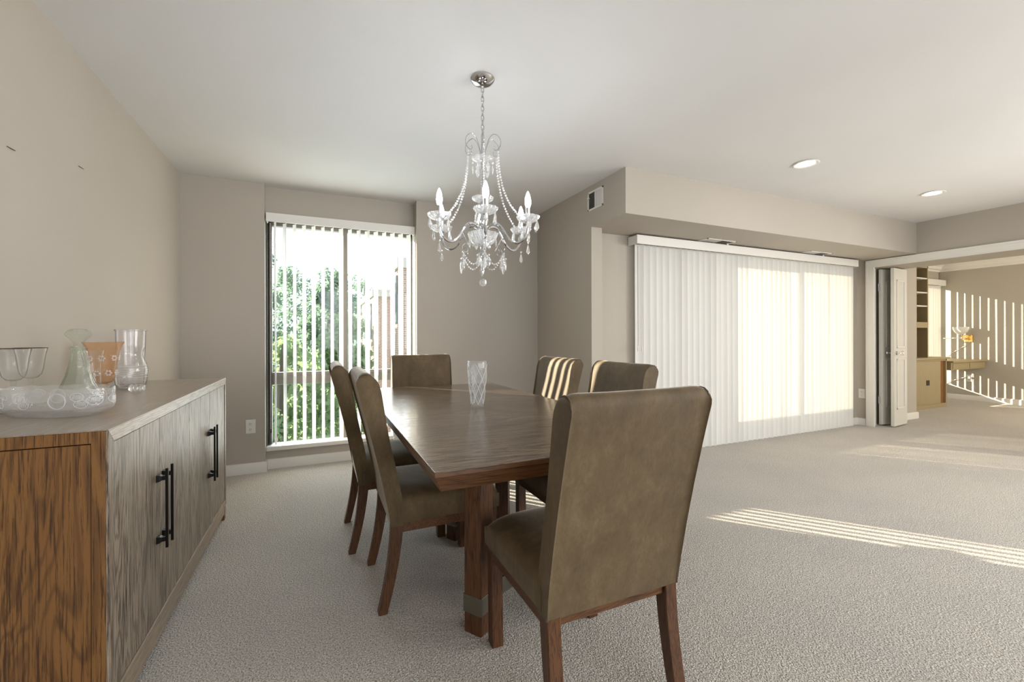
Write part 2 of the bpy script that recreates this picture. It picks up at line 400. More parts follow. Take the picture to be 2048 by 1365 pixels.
# ---------------------------------------------------------------- vertical blinds
def slat_mesh(z0, z1, wd=.089, cr=.012, twist=0.0, n=7):
    rings = []
    for k in range(5):
        z = z0+(z1-z0)*k/4; tw = twist*(k/4-.5)
        f = []; b = []
        for i in range(n):
            u = -wd/2+wd*i/(n-1); d = cr*(1-(2*u/wd)**2)
            for lst, off in ((f, .0004), (b, -.0004)):
                X, Y = u, d+off; c, s_ = math.cos(tw), math.sin(tw); lst.append((X*c-Y*s_, X*s_+Y*c, z))
        rings.append(f+b[::-1])
    m = MB(); m.loft(rings); me_o = m.build('slat', SLAT, None, 50); return me_o
def chain(x, y, z0, z1, parent, m_, name='bead_chain'):
    c = MB(); n = int((z1-z0)/.0125)
    for i in range(n): c.ball((x, y, z0+(i+.5)*(z1-z0)/n), .0034, 6, 4, 1.2)
    c.tube([(x, y, z0), (x, y, z1)], .0012, 4); return c.build(name, m_, parent)
def blind(name, label, group, xs, y, z0, z1, ang, val, jit, chains, seed, twist=.05):
    root = tag(empty(name, (0, 0, 0)), label, 'blind')
    r = random.Random(seed); m = MB(); x0, x1, y0, y1, v0, v1 = val
    m.box(x0, x1, y0, y0+.012, v0, v1); m.box(x0, x0+.012, y0+.012, y1, v0, v1); m.box(x1-.012, x1, y0+.012, y1, v0, v1); m.box(x0, x1, y0+.012, y1, v1-.008, v1)
    m.build('valance', TRIM, root, 0, .003)
    MB().box(x0+.02, x1-.02, y-.02, y+.02, v0+.03, v0+.06).build('head_rail', PLASTIC, root, 0, .003)
    base = slat_mesh(z0, z1, twist=twist); base2 = slat_mesh(z0, z1, twist=-.16)
    base.parent = root; first = True
    for i, (x, da) in enumerate(xs):
        src = base if (i % 6) else base2
        if i == 1: o = base
        elif i == 0: o = base2; o.parent = root
        else: o = src.copy(); COL.objects.link(o); o.parent = root
        o.name = 'slat'; o.location = (x, y, 0); o.rotation_euler = (0, 0, math.radians(ang+da+r.uniform(-jit, jit)))
    for c in chains: chain(c[0], c[1], c[2], c[3], root, PLASTIC if c[4] else BRONZE2)
    return root
n = 16
xs = [(-.345+i*.0765, -12 if i == 0 else 0) for i in range(n)]
blind('vertical_blind', 'narrow vertical blind with open white slats over the window behind the dining table', None, xs, 4.272, .215, 2.135, -72, (-.405, .853, 4.212, 4.29, 2.125, 2.2), 4, [(-.375, 4.25, .35, 2.12, 1)], 3)
n = 43
xs = [(2.745+i*.0785, 0) for i in range(n)]
for k in (13, 28): xs[k] = (xs[k][0], 16)
b2 = blind('vertical_blind', 'wide vertical blind with closed white slats covering the patio door', None, xs, 3.235, .012, 2.0, -14, (2.662, 6.093, 3.165, 3.295, 1.988, 2.07), 4.5, [(2.69, 3.19, 1.05, 1.97, 0), (2.735, 3.195, 1.05, 1.97, 1)], 5)
for x in (2.69, 2.735): MB().lathe([(.004, 0), (.0055, .01), (.0045, .05), (.002, .055)], (x, 3.19, 1.0), 10).build('chain_weight', PLASTIC, b2)
xs = [(8.93+i*.079, 0) for i in range(18)]
blind('vertical_blind', 'bright vertical blind over the far window in the room through the opening', None, xs, 4.06, .3, 2.03, -16, (8.87, 10.36, 3.99, 4.095, 2.03, 2.13), 3, [], 8)

# ---------------------------------------------------------------- outlets, vents, small wall things
def outlet(name, label, loc, rz, group=None, cover=False):
    r = tag(empty(name, loc, rz), label, 'outlet')
    MB().box(-.036, .036, -.006, 0, -.058, .058).build('cover_plate', PLASTIC, r, 0, .002)
    if cover:
        MB().box(-.02, .02, -.03, -.006, -.005, .03).build('plug', PLASTIC, r, 0, .003)
    for z in (-.024, .024):
        if cover and z > 0: continue
        MB().lathe([(.0145, 0), (.0145, .002), (.013, .003)], (0, 0, 0), 20, M=Matrix.Rotation(PI/2, 3, 'X')).build('socket', PLASTIC, r, loc=(0, -.0055, z))
        d = MB(); d.box(-.0065, -.0045, -.0092, -.0085, z, z+.008); d.box(.0045, .0065, -.0092, -.0085, z, z+.008); d.box(-.002, .002, -.0092, -.0085, z-.009, z-.005)
        d.build('slot', DARK, r, 0)
    return r
outlet('wall_outlet', 'white duplex outlet on the wall between sideboard and dining window', (-.52, 4.2155, .392), 0)
outlet('wall_outlet', 'white duplex outlet beside the white casing of the wide opening', (X2, 3.247, .40), -PI/2)
outlet('wall_outlet', 'white outlet with plugged in cords on the sunlit far wall', (10.4, 3.70, .383), -PI/2, cover=True)

def vent(name, label, M4, w_, h_, handle=True):
    r = tag(bpy.data.objects.new(name, None), label, 'vent'); COL.objects.link(r); r.matrix_world = M4
    m = MB(); b = .016
    m.box(-w_/2, w_/2, 0, .006, -h_/2, -h_/2+b); m.box(-w_/2, w_/2, 0, .006, h_/2-b, h_/2); m.box(-w_/2, -w_/2+b, 0, .006, -h_/2, h_/2); m.box(w_/2-b, w_/2, 0, .006, -h_/2, h_/2); m.box(-.006, .006, 0, .007, -h_/2, h_/2)
    m.build('frame', TRIM, r, 0, .001)
    MB().box(-w_/2+b, w_/2-b, .0005, .001, -h_/2+b, h_/2-b).build('backing', DARK, r, 0)
    for side, tilt in ((-1, .9), (1, -.9)):
        s_ = MB(); n_ = 9; x0 = .008 if side > 0 else -w_/2+b; x1 = w_/2-b if side > 0 else -.008
        for i in range(n_):
            x = x0+(i+.5)*(x1-x0)/n_; d = .0035
            s_.add([(x-d*math.cos(tilt), .0035-d*math.sin(tilt), -h_/2+b), (x+d*math.cos(tilt), .0035+d*math.sin(tilt), -h_/2+b), (x+d*math.cos(tilt), .0035+d*math.sin(tilt), h_/2-b), (x-d*math.cos(tilt), .0035-d*math.sin(tilt), h_/2-b)], [(0, 1, 2, 3)])
        s_.build('louvre', TRIM, r, 0)
    if handle: MB().box(w_/2-.03, w_/2-.012, .004, .02, h_/2-.06, h_/2-.05).build('lever', TRIM, r, 0)
    return r
# local +y is outward, x along, z up
vent('wall_vent', 'white air register high on the wall beside the soffit', Matrix.Translation((X1, 3.085, 2.305)) @ Matrix.Rotation(PI/2, 4, 'Z'), .225, .165)
RX = Matrix.Rotation(-PI/2, 4, 'X')
vent('ceiling_vent', 'white register under the soffit above the shaded end of the patio blind', Matrix.Translation((3.63, 3.135, 2.084)) @ RX, .40, .15)
vent('ceiling_vent', 'white register under the soffit above the bright end of the patio blind', Matrix.Translation((5.20, 3.14, 2.084)) @ RX, .40, .15)

def can(loc, label):
    r = tag(empty('recessed_light', loc), label, 'ceiling light')
    MB().lathe([(.062, 0), (.085, -.001), (.088, -.004), (.080, -.009), (.062, -.006), (.058, -.002)], (0, 0, 0), 32).build('trim_ring', TRIM, r)
    MB().lathe([(.001, -.003), (.058, -.003), (.058, -.0015), (.001, -.0015)], (0, 0, 0), 24).build('lamp_disc', CANL, r)
can((3.363, 2.095, ZC), 'round lit recessed light in the ceiling nearer the chandelier')
can((5.127, 2.064, ZC), 'round lit recessed light in the ceiling nearer the wide opening')
for y0, z, L_, lab in ((2.14, 1.815, .045, 'thin dark hairline mark high on the left wall nearest the camera'), (2.64, 1.925, .045, 'thin dark hairline mark on the left wall nearer the window')):
    tag(MB().tube([(XL+.002, y0-L_/2, z), (XL+.004, y0, z), (XL+.002, y0+L_/2, z+.002)], .0012, 5).build('wall_hook', DARK), lab, 'hook')

# ---------------------------------------------------------------- dining chair
CW = .475
def back_profile():
    out = [(0, .355), (-.008, .45), (-.03, .56), (-.062, .70), (-.095, .83), (-.118, .92), (-.126, .955)]
    top = [(-.127, .972), (-.122, .985), (-.110, .994), (-.095, .996), (-.080, .991), (-.066, .978), (-.056, .958)]
    inn = [(-.047, .92), (-.034, .83), (-.012, .70), (.014, .58), (.034, .48), (.046, .40), (.050, .355)]
    return out+top+inn
def chair_back():
    pf = back_profile(); n = len(pf); cx = sum(p[0] for p in pf)/n
    # outward normals
    nr = []
    for i in range(n):
        a, b = pf[i-1], pf[(i+1) % n]; t = Vector((b[0]-a[0], b[1]-a[1])).normalized(); nr.append((-t.y, t.x))
    rings = []; st = []
    for e, ins, dz in ((0, .009, .020), (.002, .004, .013), (.006, .0015, .008), (.012, 0, .0045), (.022, 0, .0015), (.04, -.001, 0)):
        st.append((-CW/2+e, ins, dz))
    st += [(x, -.003, 0) for x in (-.1, 0, .1)]+[(-a, b, c) for a, b, c in reversed(st)]
    for x, ins, dz in st:
        R = []
        for (y, z), nn in zip(pf, nr):
            k = max(0, min(1, (z-.90)/.09)); k2 = 1 if z > .37 else 0
            R.append((x, y+nn[0]*ins*k2*-1*-1, z+nn[1]*ins*k2-dz*k))
        rings.append(R)
    return MB().loft(rings)
def seat_mb():
    m = MB(); nx, ny = 14, 14; rings = []
    x0, x1, y0, y1 = -CW/2, CW/2, .03, .475
    def H(u, v): return .492-.030*(abs(u)**5)-.034*(max(0, v)**6)-.004*(1-(1-abs(u)**2))
    # dome grid
    g = []; 
    for j in range(ny+1):
        v = -1+2*j/ny; row = []
        for i in range(nx+1):
            u = -1+2*i/nx; su = math.copysign(abs(u)**.7, u); sv = math.copysign(abs(v)**.7, v)
            row.append(((x0+x1)/2+(x1-x0)/2*su, (y0+y1)/2+(y1-y0)/2*sv, H(su, sv)))
        g.append(row)
    vs = [p for r in g for p in r]; W = nx+1
    fs = [(j*W+i, j*W+i+1, (j+1)*W+i+1, (j+1)*W+i) for j in range(ny) for i in range(nx)]
    loop = [i for i in range(W)]+[j*W+nx for j in range(1, ny+1)]+[ny*W+i for i in range(nx-1, -1, -1)]+[j*W for j in range(ny-1, 0, -1)]
    prev = loop
    for z, o in ((.43, .003), (.395, .003), (.368, -.002)):
        base = len(vs)
        for k in loop:
            p = vs[k]; cx, cy = (x0+x1)/2, (y0+y1)/2
            vs.append((p[0]+math.copysign(o, p[0]-cx)*(abs(p[0]-cx) > .2), p[1]+math.copysign(o, p[1]-cy)*(abs(p[1]-cy) > .2), z))
        cur = list(range(base, base+len(loop)))
        fs += [(prev[i], prev[(i+1) % len(loop)], cur[(i+1) % len(loop)], cur[i]) for i in range(len(loop))]; prev = cur
    fs.append(tuple(prev)); return m.add(vs, fs)
def rear_leg(x0, x1):
    rings = []
    for k in range(11):
        t = k/10; z = .362*(1-t); off = -.052*(t**1.7); th = .050-.014*t
        rings.append([(x0, off, z), (x1, off, z), (x1, off+th, z), (x0, off+th, z)])
    return MB().loft(rings)
def make_chair():
    r = empty('dining_chair')
    b = chair_back().build('backrest', VELVET, r, 60)
    pf = back_profile()
    for s_ in (-1, 1):
        x = s_*(CW/2-.003); pts = [(x, y+(.004 if i > 12 else -.001), z-.006*max(0, min(1, (z-.9)/.09))) for i, (y, z) in enumerate(pf)]
        MB().tube(pts, .0022, 5).build('piping', STITCH, b)
    seat_mb().build('seat', VELVET, r, 60)
    m = MB(); i = .006
    m.box(-CW/2+i, CW/2-i, .45, .470, .325, .368); m.box(-CW/2+i, -CW/2+i+.022, .03, .45, .325, .368); m.box(CW/2-i-.022, CW/2-i, .03, .45, .325, .368); m.box(-CW/2+.05, CW/2-.05, .012, .035, .325, .362)
    m.build('seat_frame', CHRAIL, r, 0, .003)
    for s_ in (-1, 1):
        a, c = sorted((s_*(CW/2-.004), s_*(CW/2-.048)))
        rear_leg(a, c).build('leg', CHLEG, r, 30, .003)
        q = [(a, .423), (c, .423), (c, .468), (a, .468)]; q1 = [(x*.985, y) for x, y in q]
        MB().prism(q1, 0, .368, 2, q).build('leg', CHLEG, r, 0, .003)
    return r
G = 'dining chairs around the table'
specs = [((.807, 1.055), 0, 'taupe velvet dining chair in the foreground with its back to the camera'),
         ((.272, 2.075), -PI/2, 'taupe velvet dining chair on the sideboard side of the table, nearer the camera'),
         ((.192, 2.655), -PI/2, 'taupe velvet dining chair on the sideboard side of the table, nearer the window'),
         ((.765, 3.46), PI, 'taupe velvet dining chair at the far end of the table in front of the window'),
         ((1.475, 1.99), PI/2, 'taupe velvet dining chair on the patio side of the table, without sun stripes'),
         ((1.445, 2.645), PI/2, 'taupe velvet dining chair on the patio side, its back striped with sunlight')]
c0 = make_chair()
for i, ((x, y), rz, lab) in enumerate(specs):
    o = c0 if i == 0 else copy_tree(c0)
    o.location = (x, y, 0); o.rotation_euler = (0, 0, rz); tag(o, lab, 'chair', G)

# ---------------------------------------------------------------- dining table
TX0, TX1, TY0, TY1 = .297, 1.297, 1.203, 3.345
tb = tag(empty('dining_table', (.797, 2.274, 0)), 'long brown oak dining table with tapered thick edge and trestle posts', 'table')
hx, hy = .5, 1.071
MB().box(-hx, hx, -hy, hy, .757, .76).build('tabletop', TOPW, tb, 0, .0015)
q0 = [(-hx+.024, -hy+.028), (hx-.024, -hy+.028), (hx-.024, hy-.028), (-hx+.024, hy-.028)]; q1 = [(-hx+.002, -hy+.002), (hx-.002, -hy+.002), (hx-.002, hy-.002), (-hx+.002, hy-.002)]
MB().prism(q0, .694, .7415, 2, q1).box(-hx+.0002, hx-.0002, -hy+.0002, hy-.0002, .7425, .757).build('table_edge', EDGEW, tb, 0, .001)
def post(cx, cy, ang, s_=.04, band=True):
    c, s2 = math.cos(ang), math.sin(ang)
    q = [(cx+(u*c-v*s2), cy+(u*s2+v*c)) for u, v in ((-s_, -s_), (s_, -s_), (s_, s_), (-s_, s_))]
    l = MB().prism(q, 0, .694).build('leg', LEGW, tb, 0, .003)
    if band:
        k = s_+.003; q = [(cx+(u*c-v*s2), cy+(u*s2+v*c)) for u, v in ((-k, -k), (k, -k), (k, k), (-k, k))]
        MB().prism(q, .08, .148).build('metal_band', STEEL, l, 0, .001)
posts = [(-.228, -.669, math.radians(34)), (.245, -.669, math.radians(-34)), (-.093, .112, math.radians(32)), (.13, -.06, math.radians(-32)), (-.055, .60, math.radians(34)), (.10, .60, math.radians(-34))]
for i, (cx, cy, a) in enumerate(posts): post(cx, cy, a, .04 if i < 2 else .034, True)
def bar(ax, ay, bx, by, z0, z1, t=.006):
    d = Vector((bx-ax, by-ay)).normalized(); n_ = Vector((-d.y, d.x))*t
    return [(ax+n_.x, ay+n_.y), (ax-n_.x, ay-n_.y), (bx-n_.x, by-n_.y), (bx+n_.x, by+n_.y)]
for a, b in (((-.19, -.655), (.01, -.555)), ((.205, -.655), (.01, -.555)), ((.01, -.555), (.01, .0)), ((-.093, .112), (.01, 0)), ((.13, -.06), (.01, 0)), ((.01, 0), (.01, .52)), ((.01, .52), (-.055, .60)), ((.01, .52), (.10, .60))):
    MB().prism(bar(*a, *b, 0, 0), .08, .148).build('metal_stretcher', STEEL, tb, 0, .001)
MB().box(-.03, .05, -.70, .70, .63, .694).build('support_beam', LEGW, tb, 0, .002)

# ---------------------------------------------------------------- sideboard
SY0, SY1, SX0, SX1, SZ = 1.565, 3.245, -.995, -.535, .885
sb = tag(empty('sideboard', (0, 0, 0)), 'low oak sideboard with four doors and black bar handles against the left wall', 'sideboard')
MB().box(SX0, SX1+.0005, SY0-.0005, SY1, SZ-.003, SZ).build('top', SBT, sb, 0, .0015)
# mitred front frame: four bars around the doors
def frontbar(a, b, c, d, name, mt):
    q = [a, b, c, d]; vs = [(SX1-.007, *p) for p in q]+[(SX1, *p) for p in q]
    return MB().add(vs, [(3, 2, 1, 0), (4, 5, 6, 7), (0, 1, 5, 4), (1, 2, 6, 5), (2, 3, 7, 6), (3, 0, 4, 7)]).build(name, mt, sb, 0, .0012)
fy0, fy1, fz0, fz1 = SY0+.036, SY1-.036, .125, SZ-.04
zb = .086
frontbar((SY0, SZ-.0032), (SY1, SZ-.0032), (fy1, fz1), (fy0, fz1), 'frame_top', SBR)
frontbar((SY0, zb), (SY1, zb), (fy1, fz0), (fy0, fz0), 'frame_bottom', SBR)
frontbar((SY0, zb), (SY0, SZ-.0032), (fy0, fz1), (fy0, fz0), 'frame_side', SBF)
frontbar((SY1, zb), (SY1, SZ-.0032), (fy1, fz1), (fy1, fz0), 'frame_side', SBF)
MB().box(SX0, SX1-.002, SY0+.004, SY1-.05, .04, zb-.002).build('plinth', SBR, sb, 0, .001)
MB().box(SX0+.03, SX1-.026, SY0+.03, SY1-.03, .09, SZ-.005).build('carcass', DARK, sb, 0)
for ya, yb in ((SY0, SY0+.03), (SY1-.03, SY1)):
    near = ya == SY0; y_out = ya if near else yb
    m = MB(); m.box(SX1-.0072, SX1-.038, ya, yb, zb, SZ-.0032); m.box(SX0, SX0+.03, ya, yb, zb, SZ-.0032); m.box(SX0+.03, SX1-.038, ya, yb, SZ-.036, SZ-.0032); m.box(SX0+.03, SX1-.038, ya, yb, zb, zb+.03)
    m.build('side_frame', SBS, sb, 0, .001)
    MB().box(SX0+.032, SX1-.040, ya+.004, yb-.004, zb+.032, SZ-.039).build('side_panel', SBS, sb, 0, .0015)
for (x, y) in ((SX1-.045, SY0+.004), (SX1-.045, SY1-.046), (SX0+.003, SY0+.004), (SX0+.003, SY1-.046)):
    MB().box(x, x+.042, y, y+.042, 0, .0398 if y < 2 else .084).build('foot', SBS, sb, 0, .002)
W4 = (fy1-fy0)/4; dz0, dz1 = fz0+.0025, fz1-.0025
for k in range(4):
    ya, yb = fy0+k*W4+.0015, fy0+(k+1)*W4-.0015
    d = MB(); nb = 2
    for j in range(nb):
        a = ya+(yb-ya)*j/nb; b = ya+(yb-ya)*(j+1)/nb
        d.box(SX1-.024, SX1-.003, a+(.0006 if j else 0), b-(.0006 if j < nb-1 else 0), dz0, dz1)
    dd = d.build('door', SBF, sb, 0, .001)
    hy_ = yb-.030 if k in (0, 2) else ya+.030
    h = MB(); h.box(SX1+.022, SX1+.031, hy_-.0045, hy_+.0045, .372, .662); hb = h.build('handle', BLACKM, dd, 0, .0015)
    for z in (.405, .628):
        p = MB(); p.loft([[(x, hy_+u*s_, z+v*s_) for u, v in ((-1, -1), (1, -1), (1, 1), (-1, 1))] for x, s_ in ((SX1-.0035, .013), (SX1+.006, .0115), (SX1+.013, .008), (SX1+.023, .0075))]); p.build('handle_mount', BLACKM, dd, 0, .001)

# ---------------------------------------------------------------- glassware
def shell(out, th=.0022, base=.006):
    """outer profile (bottom to top) -> closed hollow glass profile"""
    inn = [(max(.0008, r-th), z) for r, z in out]
    inn = [(r, max(z, out[0][1]+base)) for r, z in inn]
    return [(.0006, out[0][1])]+out+inn[::-1]+[(.0006, inn[0][1])]
TZ = SZ+.0005
def goblet(loc, label):
    g = tag(empty('wine_goblet', loc), label, 'glass', 'goblets on the sideboard')
    bowl = [(.006, .108), (.018, .112), (.028, .124), (.0325, .142), (.035, .165), (.038, .190), (.0425, .214), (.044, .219)]
    wave = lambda a, k: 1+.012*math.cos(10*a)*(k < 7)
    MB().lathe(shell(bowl, .0012, .003), (0, 0, 0), 40, wave).build('bowl', GLASS, g)
    st = [(.0005, 0), (.033, 0), (.0335, .002), (.02, .005), (.008, .011), (.005, .018)]
    for i in range(9): z = .022+i*.0095; st += [(.0045, z), (.0078, z+.0045)]
    st += [(.006, .108), (.0005, .108)]
    MB().lathe(st, (0, 0, 0), 20).build('stem', GLASS, g)
    MB().ring((0, 0, .219), .0433, .0013, 'z', 40, 6).build('rim_band', RIM, g)
    return g
goblet((-.952, 2.05, TZ), 'stemmed glass goblet with dark rim, cut by the left edge of the view')
goblet((-.953, 2.15, TZ), 'stemmed glass goblet with dark rim standing beside the green-tinted decanter')
d = tag(empty('decanter', (-.852, 2.23, TZ)), 'pale green glass ship decanter with faceted stopper behind the fruit dish', 'decanter')
pf = [(.064, 0), (.070, .006), (.069, .018), (.062, .045), (.047, .078), (.036, .11), (.028, .15), (.022, .185), (.019, .205), (.024, .212), (.026, .217), (.020, .221)]
MB().lathe(shell(pf, .0035, .008), (0, 0, 0), 48, lambda a, k: 1+(.045*abs(math.cos(7*a)) if 1 < k < 20 else 0)).build('bottle', GREENGL, d, 25)
MB().lathe([(.0005, .205), (.014, .205), (.015, .223), (.013, .232), (.022, .246), (.037, .262), (.040, .268), (.035, .280), (.024, .289), (.0005, .290)], (0, 0, 0), 10).build('stopper', GREENGL, d, 0)
m = tag(MB().lathe(shell([(.024, 0), (.025, .01), (.028, .05), (.027, .085), (.026, .11), (.029, .15), (.035, .185), (.039, .202)], .0018, .01), (-.863, 2.375, TZ), 48, lambda a, k: 1+.02*math.cos(12*a)*(k < 6)).build('glass_vase', GLASS), 'clear flared glass between the decanter and the amber vase', 'vase')
a = tag(empty('amber_vase', (-.868, 2.495, TZ)), 'footed amber glass vase with scalloped rim and etched flowers', 'vase')
def aw(a_, k): return 1+.02*math.cos(16*a_)+(.05 if 5 < k < 10 else 0)*math.cos(6*a_)
MB().lathe(shell([(.012, .052), (.028, .058), (.036, .075), (.041, .11), (.045, .15), (.052, .19), (.062, .222), (.070, .236)], .0025, .006), (0, 0, 0), 64, lambda t, k: 1+.012*math.cos(18*t)+(.03*math.cos(7*t) if k in (7, 8, 9, 10) else 0)).build('bowl', AMBER, a)
fl = MB()
for i in range(7):
    for z, rr in ((.10, .0425), (.165, .0495)):
        t = 2*PI*i/7+(.4 if z > .12 else 0)
        for k in range(6):
            b = 2*PI*k/6; R = .009; c = (rr*math.cos(t)-R*math.cos(b)*math.sin(t), rr*math.sin(t)+R*math.cos(b)*math.cos(t), z+R*math.sin(b))
            fl.ball(c, .0042, 6, 4)
fl.build('flower_relief', CUTLINE, a)
MB().lathe([(.0005, 0), (.034, 0), (.035, .003), (.024, .008), (.012, .014), (.010, .02), (.018, .027), (.010, .034), (.017, .042), (.010, .049), (.012, .054), (.0005, .054)], (0, 0, 0), 24, lambda t, k: 1+.05*math.cos(8*t)*(k < 5)).build('foot', AMBER, a)
cf = tag(empty('carafe', (-.852, 2.745, TZ)), 'clear ribbed carafe with waisted grip and dimpled band, in front of the tall tumbler', 'carafe')
MB().lathe(shell([(.040, 0), (.048, .004), (.060, .025), (.065, .06), (.066, .095), (.062, .12), (.052, .145), (.046, .165), (.047, .185), (.054, .205), (.057, .212)], .0022, .008), (0, 0, 0), 60, lambda t, k: 1+.008*math.cos(30*t)).build('body', GLASS, cf)
rg = MB()
for i in range(6): rg.ring((0, 0, .06+i*.011), .066, .0012, 'z', 48, 5)
rg.build('ribbed_band', CUTLINE, cf)
tm = tag(empty('tall_tumbler', (-.905, 2.915, TZ)), 'tall clear cylindrical tumbler with vertical ribs and flat rim', 'glass')
MB().lathe(shell([(.050, 0), (.054, .004), (.056, .10), (.059, .20), (.062, .288), (.066, .292), (.066, .296)], .0024, .01), (0, 0, 0), 72, lambda t, k: 1+.010*math.cos(24*t)*(1 < k < 5)).build('body', LILAC, tm)
MB().ring((0, 0, .296), .0645, .002, 'z', 48, 6).build('rim', LILAC, tm)
tag(MB().lathe([(.0005, -.03), (.014, -.028), (.019, -.02), (.012, -.012), (.018, -.004), (.012, .004), (.018, .012), (.011, .02), (.015, .028), (.0005, .03)], (-.775, 2.57, TZ+.0195), 12, M=Matrix.Rotation(PI/2, 3, 'Y') @ Matrix.Rotation(.0, 3, 'X')).build('glass_stopper', CRYSTAL, None, 20), 'small beaded crystal stopper lying beside the amber vase', 'stopper')

# oval relish dish with fruit in relief
dish = tag(empty('fruit_dish', (-.790, 1.925, TZ), -.4186), 'long oval pressed crystal dish with fruit and leaf relief on the sideboard', 'dish')
A, B = .172, .072
rings = []; NS = 96
def dishring(sc_, z, wavy=0):
    R = []
    for i in range(NS):
        t = 2*PI*i/NS; e = .8
        x = A*sc_*math.copysign(abs(math.cos(t))**e, math.cos(t)); y = (B+(sc_-1)*.06)*math.copysign(abs(math.sin(t))**e, math.sin(t))
        R.append((x, y, z+wavy*(.006*abs(math.sin(7*t/1.0)))))
    return R
for sc_, z, wv in ((.70, 0, 0), (.80, .003, 0), (.92, .018, 0), (.985, .024, 0), (1.0, .028, 0), (1.0, .060, 0), (1.015, .083, 1), (1.01, .088, 1), (.985, .084, 1), (.965, .058, 0), (.955, .034, 0), (.88, .026, 0), (.6, .018, 0)): rings.append(dishring(sc_, z, wv))
MB().loft(rings).build('bowl', DISHGL, dish, 50)
rl = MB()
def on(t): 
    e = .8; return (A*1.004*math.copysign(abs(math.cos(t))**e, math.cos(t)), B*1.004*math.copysign(abs(math.sin(t))**e, math.sin(t)))
def relief_circle(t0, z0, r_, rad=.0012, flat=1):
    pts = []
    for k in range(19):
        b = 2*PI*k/18; per = .15; x, y = on(t0); # local tangent
        x2, y2 = on(t0+.02); tl = math.hypot(x2-x, y2-y)/.02
        xx, yy = on(t0+r_*math.cos(b)/tl); pts.append((xx*1.004, yy*1.004, z0+r_*math.sin(b)*flat))
    rl.tube(pts, rad, 5)
for base in (-PI/2, PI/2):
    for j, (dt, z, r_) in enumerate(((.34, .054, .024), (-.95, .058, .009), (-.80, .066, .009), (-.78, .047, .009), (-.64, .057, .009), (-.62, .040, .009), (-.50, .066, .008), (-.92, .04, .008), (-1.1, .055, .008))):
        relief_circle(base+dt, z, r_, .0012 if r_ < .02 else .0018)
    for dt, z, r_ in ((-.2, .060, .020), (-.12, .042, .016), (.72, .066, .017), (.80, .044, .017), (-1.35, .055, .02), (1.15, .055, .02)):
        relief_circle(base+dt, z, r_, .001, .75)
        for q in range(-3, 4):
            x, y = on(base+dt+q*r_/4/.13); x2, y2 = on(base+dt+(q+.8)*r_/4/.13)
            rl.tube([(x*1.004, y*1.004, z-.006), (x2*1.004, y2*1.004, z+.008)], .0008, 4)
rl.build('fruit_relief', CUTLINE, dish, 60)

# cut crystal vase on the table
vz = tag(empty('crystal_vase', (.781, 2.216, .7605)), 'tall cut crystal vase with criss-cross pattern on the dining table', 'vase')
pf = [(.034, 0), (.036, .004), (.034, .014), (.037, .05), (.044, .11), (.050, .17), (.0525, .21), (.052, .245), (.050, .250)]
MB().lathe(shell(pf, .005, .018), (0, 0, 0), 40).build('body', CUTVASE, vz)
def rad(z):
    for (r0, z0), (r1, z1) in zip(pf, pf[1:]):
        if z <= z1: return r0+(r1-r0)*(z-z0)/(z1-z0)
    return pf[-1][0]
cut = MB()
for s_ in (-1, 1):
    for k in range(7):
        pts = []
        for i in range(17):
            z = .018+(.232-.018)*i/16; t = 2*PI*k/7+s_*i/16*2.1; r_ = rad(z)+.0006; pts.append((r_*math.cos(t), r_*math.sin(t), z))
        cut.tube(pts, .0016, 5)
FROST = crystal('frosted_cut', (1, 1, 1), .9, 1.45, .25)
cut.build('cut_pattern', CUTLINE, vz)

# ---------------------------------------------------------------- chandelier
CX_, CY_ = .757, 2.058
ch = tag(empty('chandelier', (CX_, CY_, 0)), 'chrome and crystal chandelier with six candle bulbs hanging over the dining table', 'chandelier')
MB().lathe([(.0005, 2.4395), (.060, 2.4395), (.062, 2.432), (.054, 2.420), (.036, 2.408), (.012, 2.400), (.0005, 2.399)], (0, 0, 0), 32).build('canopy', CHROME, ch)
lk = MB(); zz = 2.395; i = 0
while zz > 2.15:
    lk.ring((0, 0, zz-.0135), .0115, .0026, 'x' if i % 2 else 'y', 14, 6, .62, 1.45); zz -= .0235; i += 1
lk.build('chain', CHROME, ch)
MB().lathe([(.0005, 2.15), (.006, 2.15), (.0085, 2.145), (.009, 2.05), (.014, 2.035), (.006, 2.02), (.006, 1.85), (.012, 1.835), (.018, 1.80), (.010, 1.765), (.014, 1.74), (.022, 1.72), (.022, 1.70), (.014, 1.685), (.018, 1.665), (.010, 1.62), (.008, 1.57), (.016, 1.555), (.006, 1.535), (.006, 1.475), (.0005, 1.47)], (0, 0, 0), 20).build('column', CHROME, ch)
def crown(z, r, h, n_=12, seg=48, name='crystal_cup', c=(0, 0), inner=.30, parent=ch):
    pr = [(r*inner, z), (r*.62, z+h*.18), (r*.88, z+h*.55), (r, z+h), (r*.95, z+h), (r*.82, z+h*.65), (r*.58, z+h*.32), (r*inner, z+h*.14)]
    return MB().lathe(pr, (c[0], c[1], 0), seg, lambda t, k: 1+.055*math.cos(n_*t)*(1 <= k <= 6)).build(name, CRYSTAL, parent, 25)
crown(2.018, .055, .022, 10, name='crystal_bobeche'); crown(1.815, .055, .024, 10, name='crystal_bobeche')
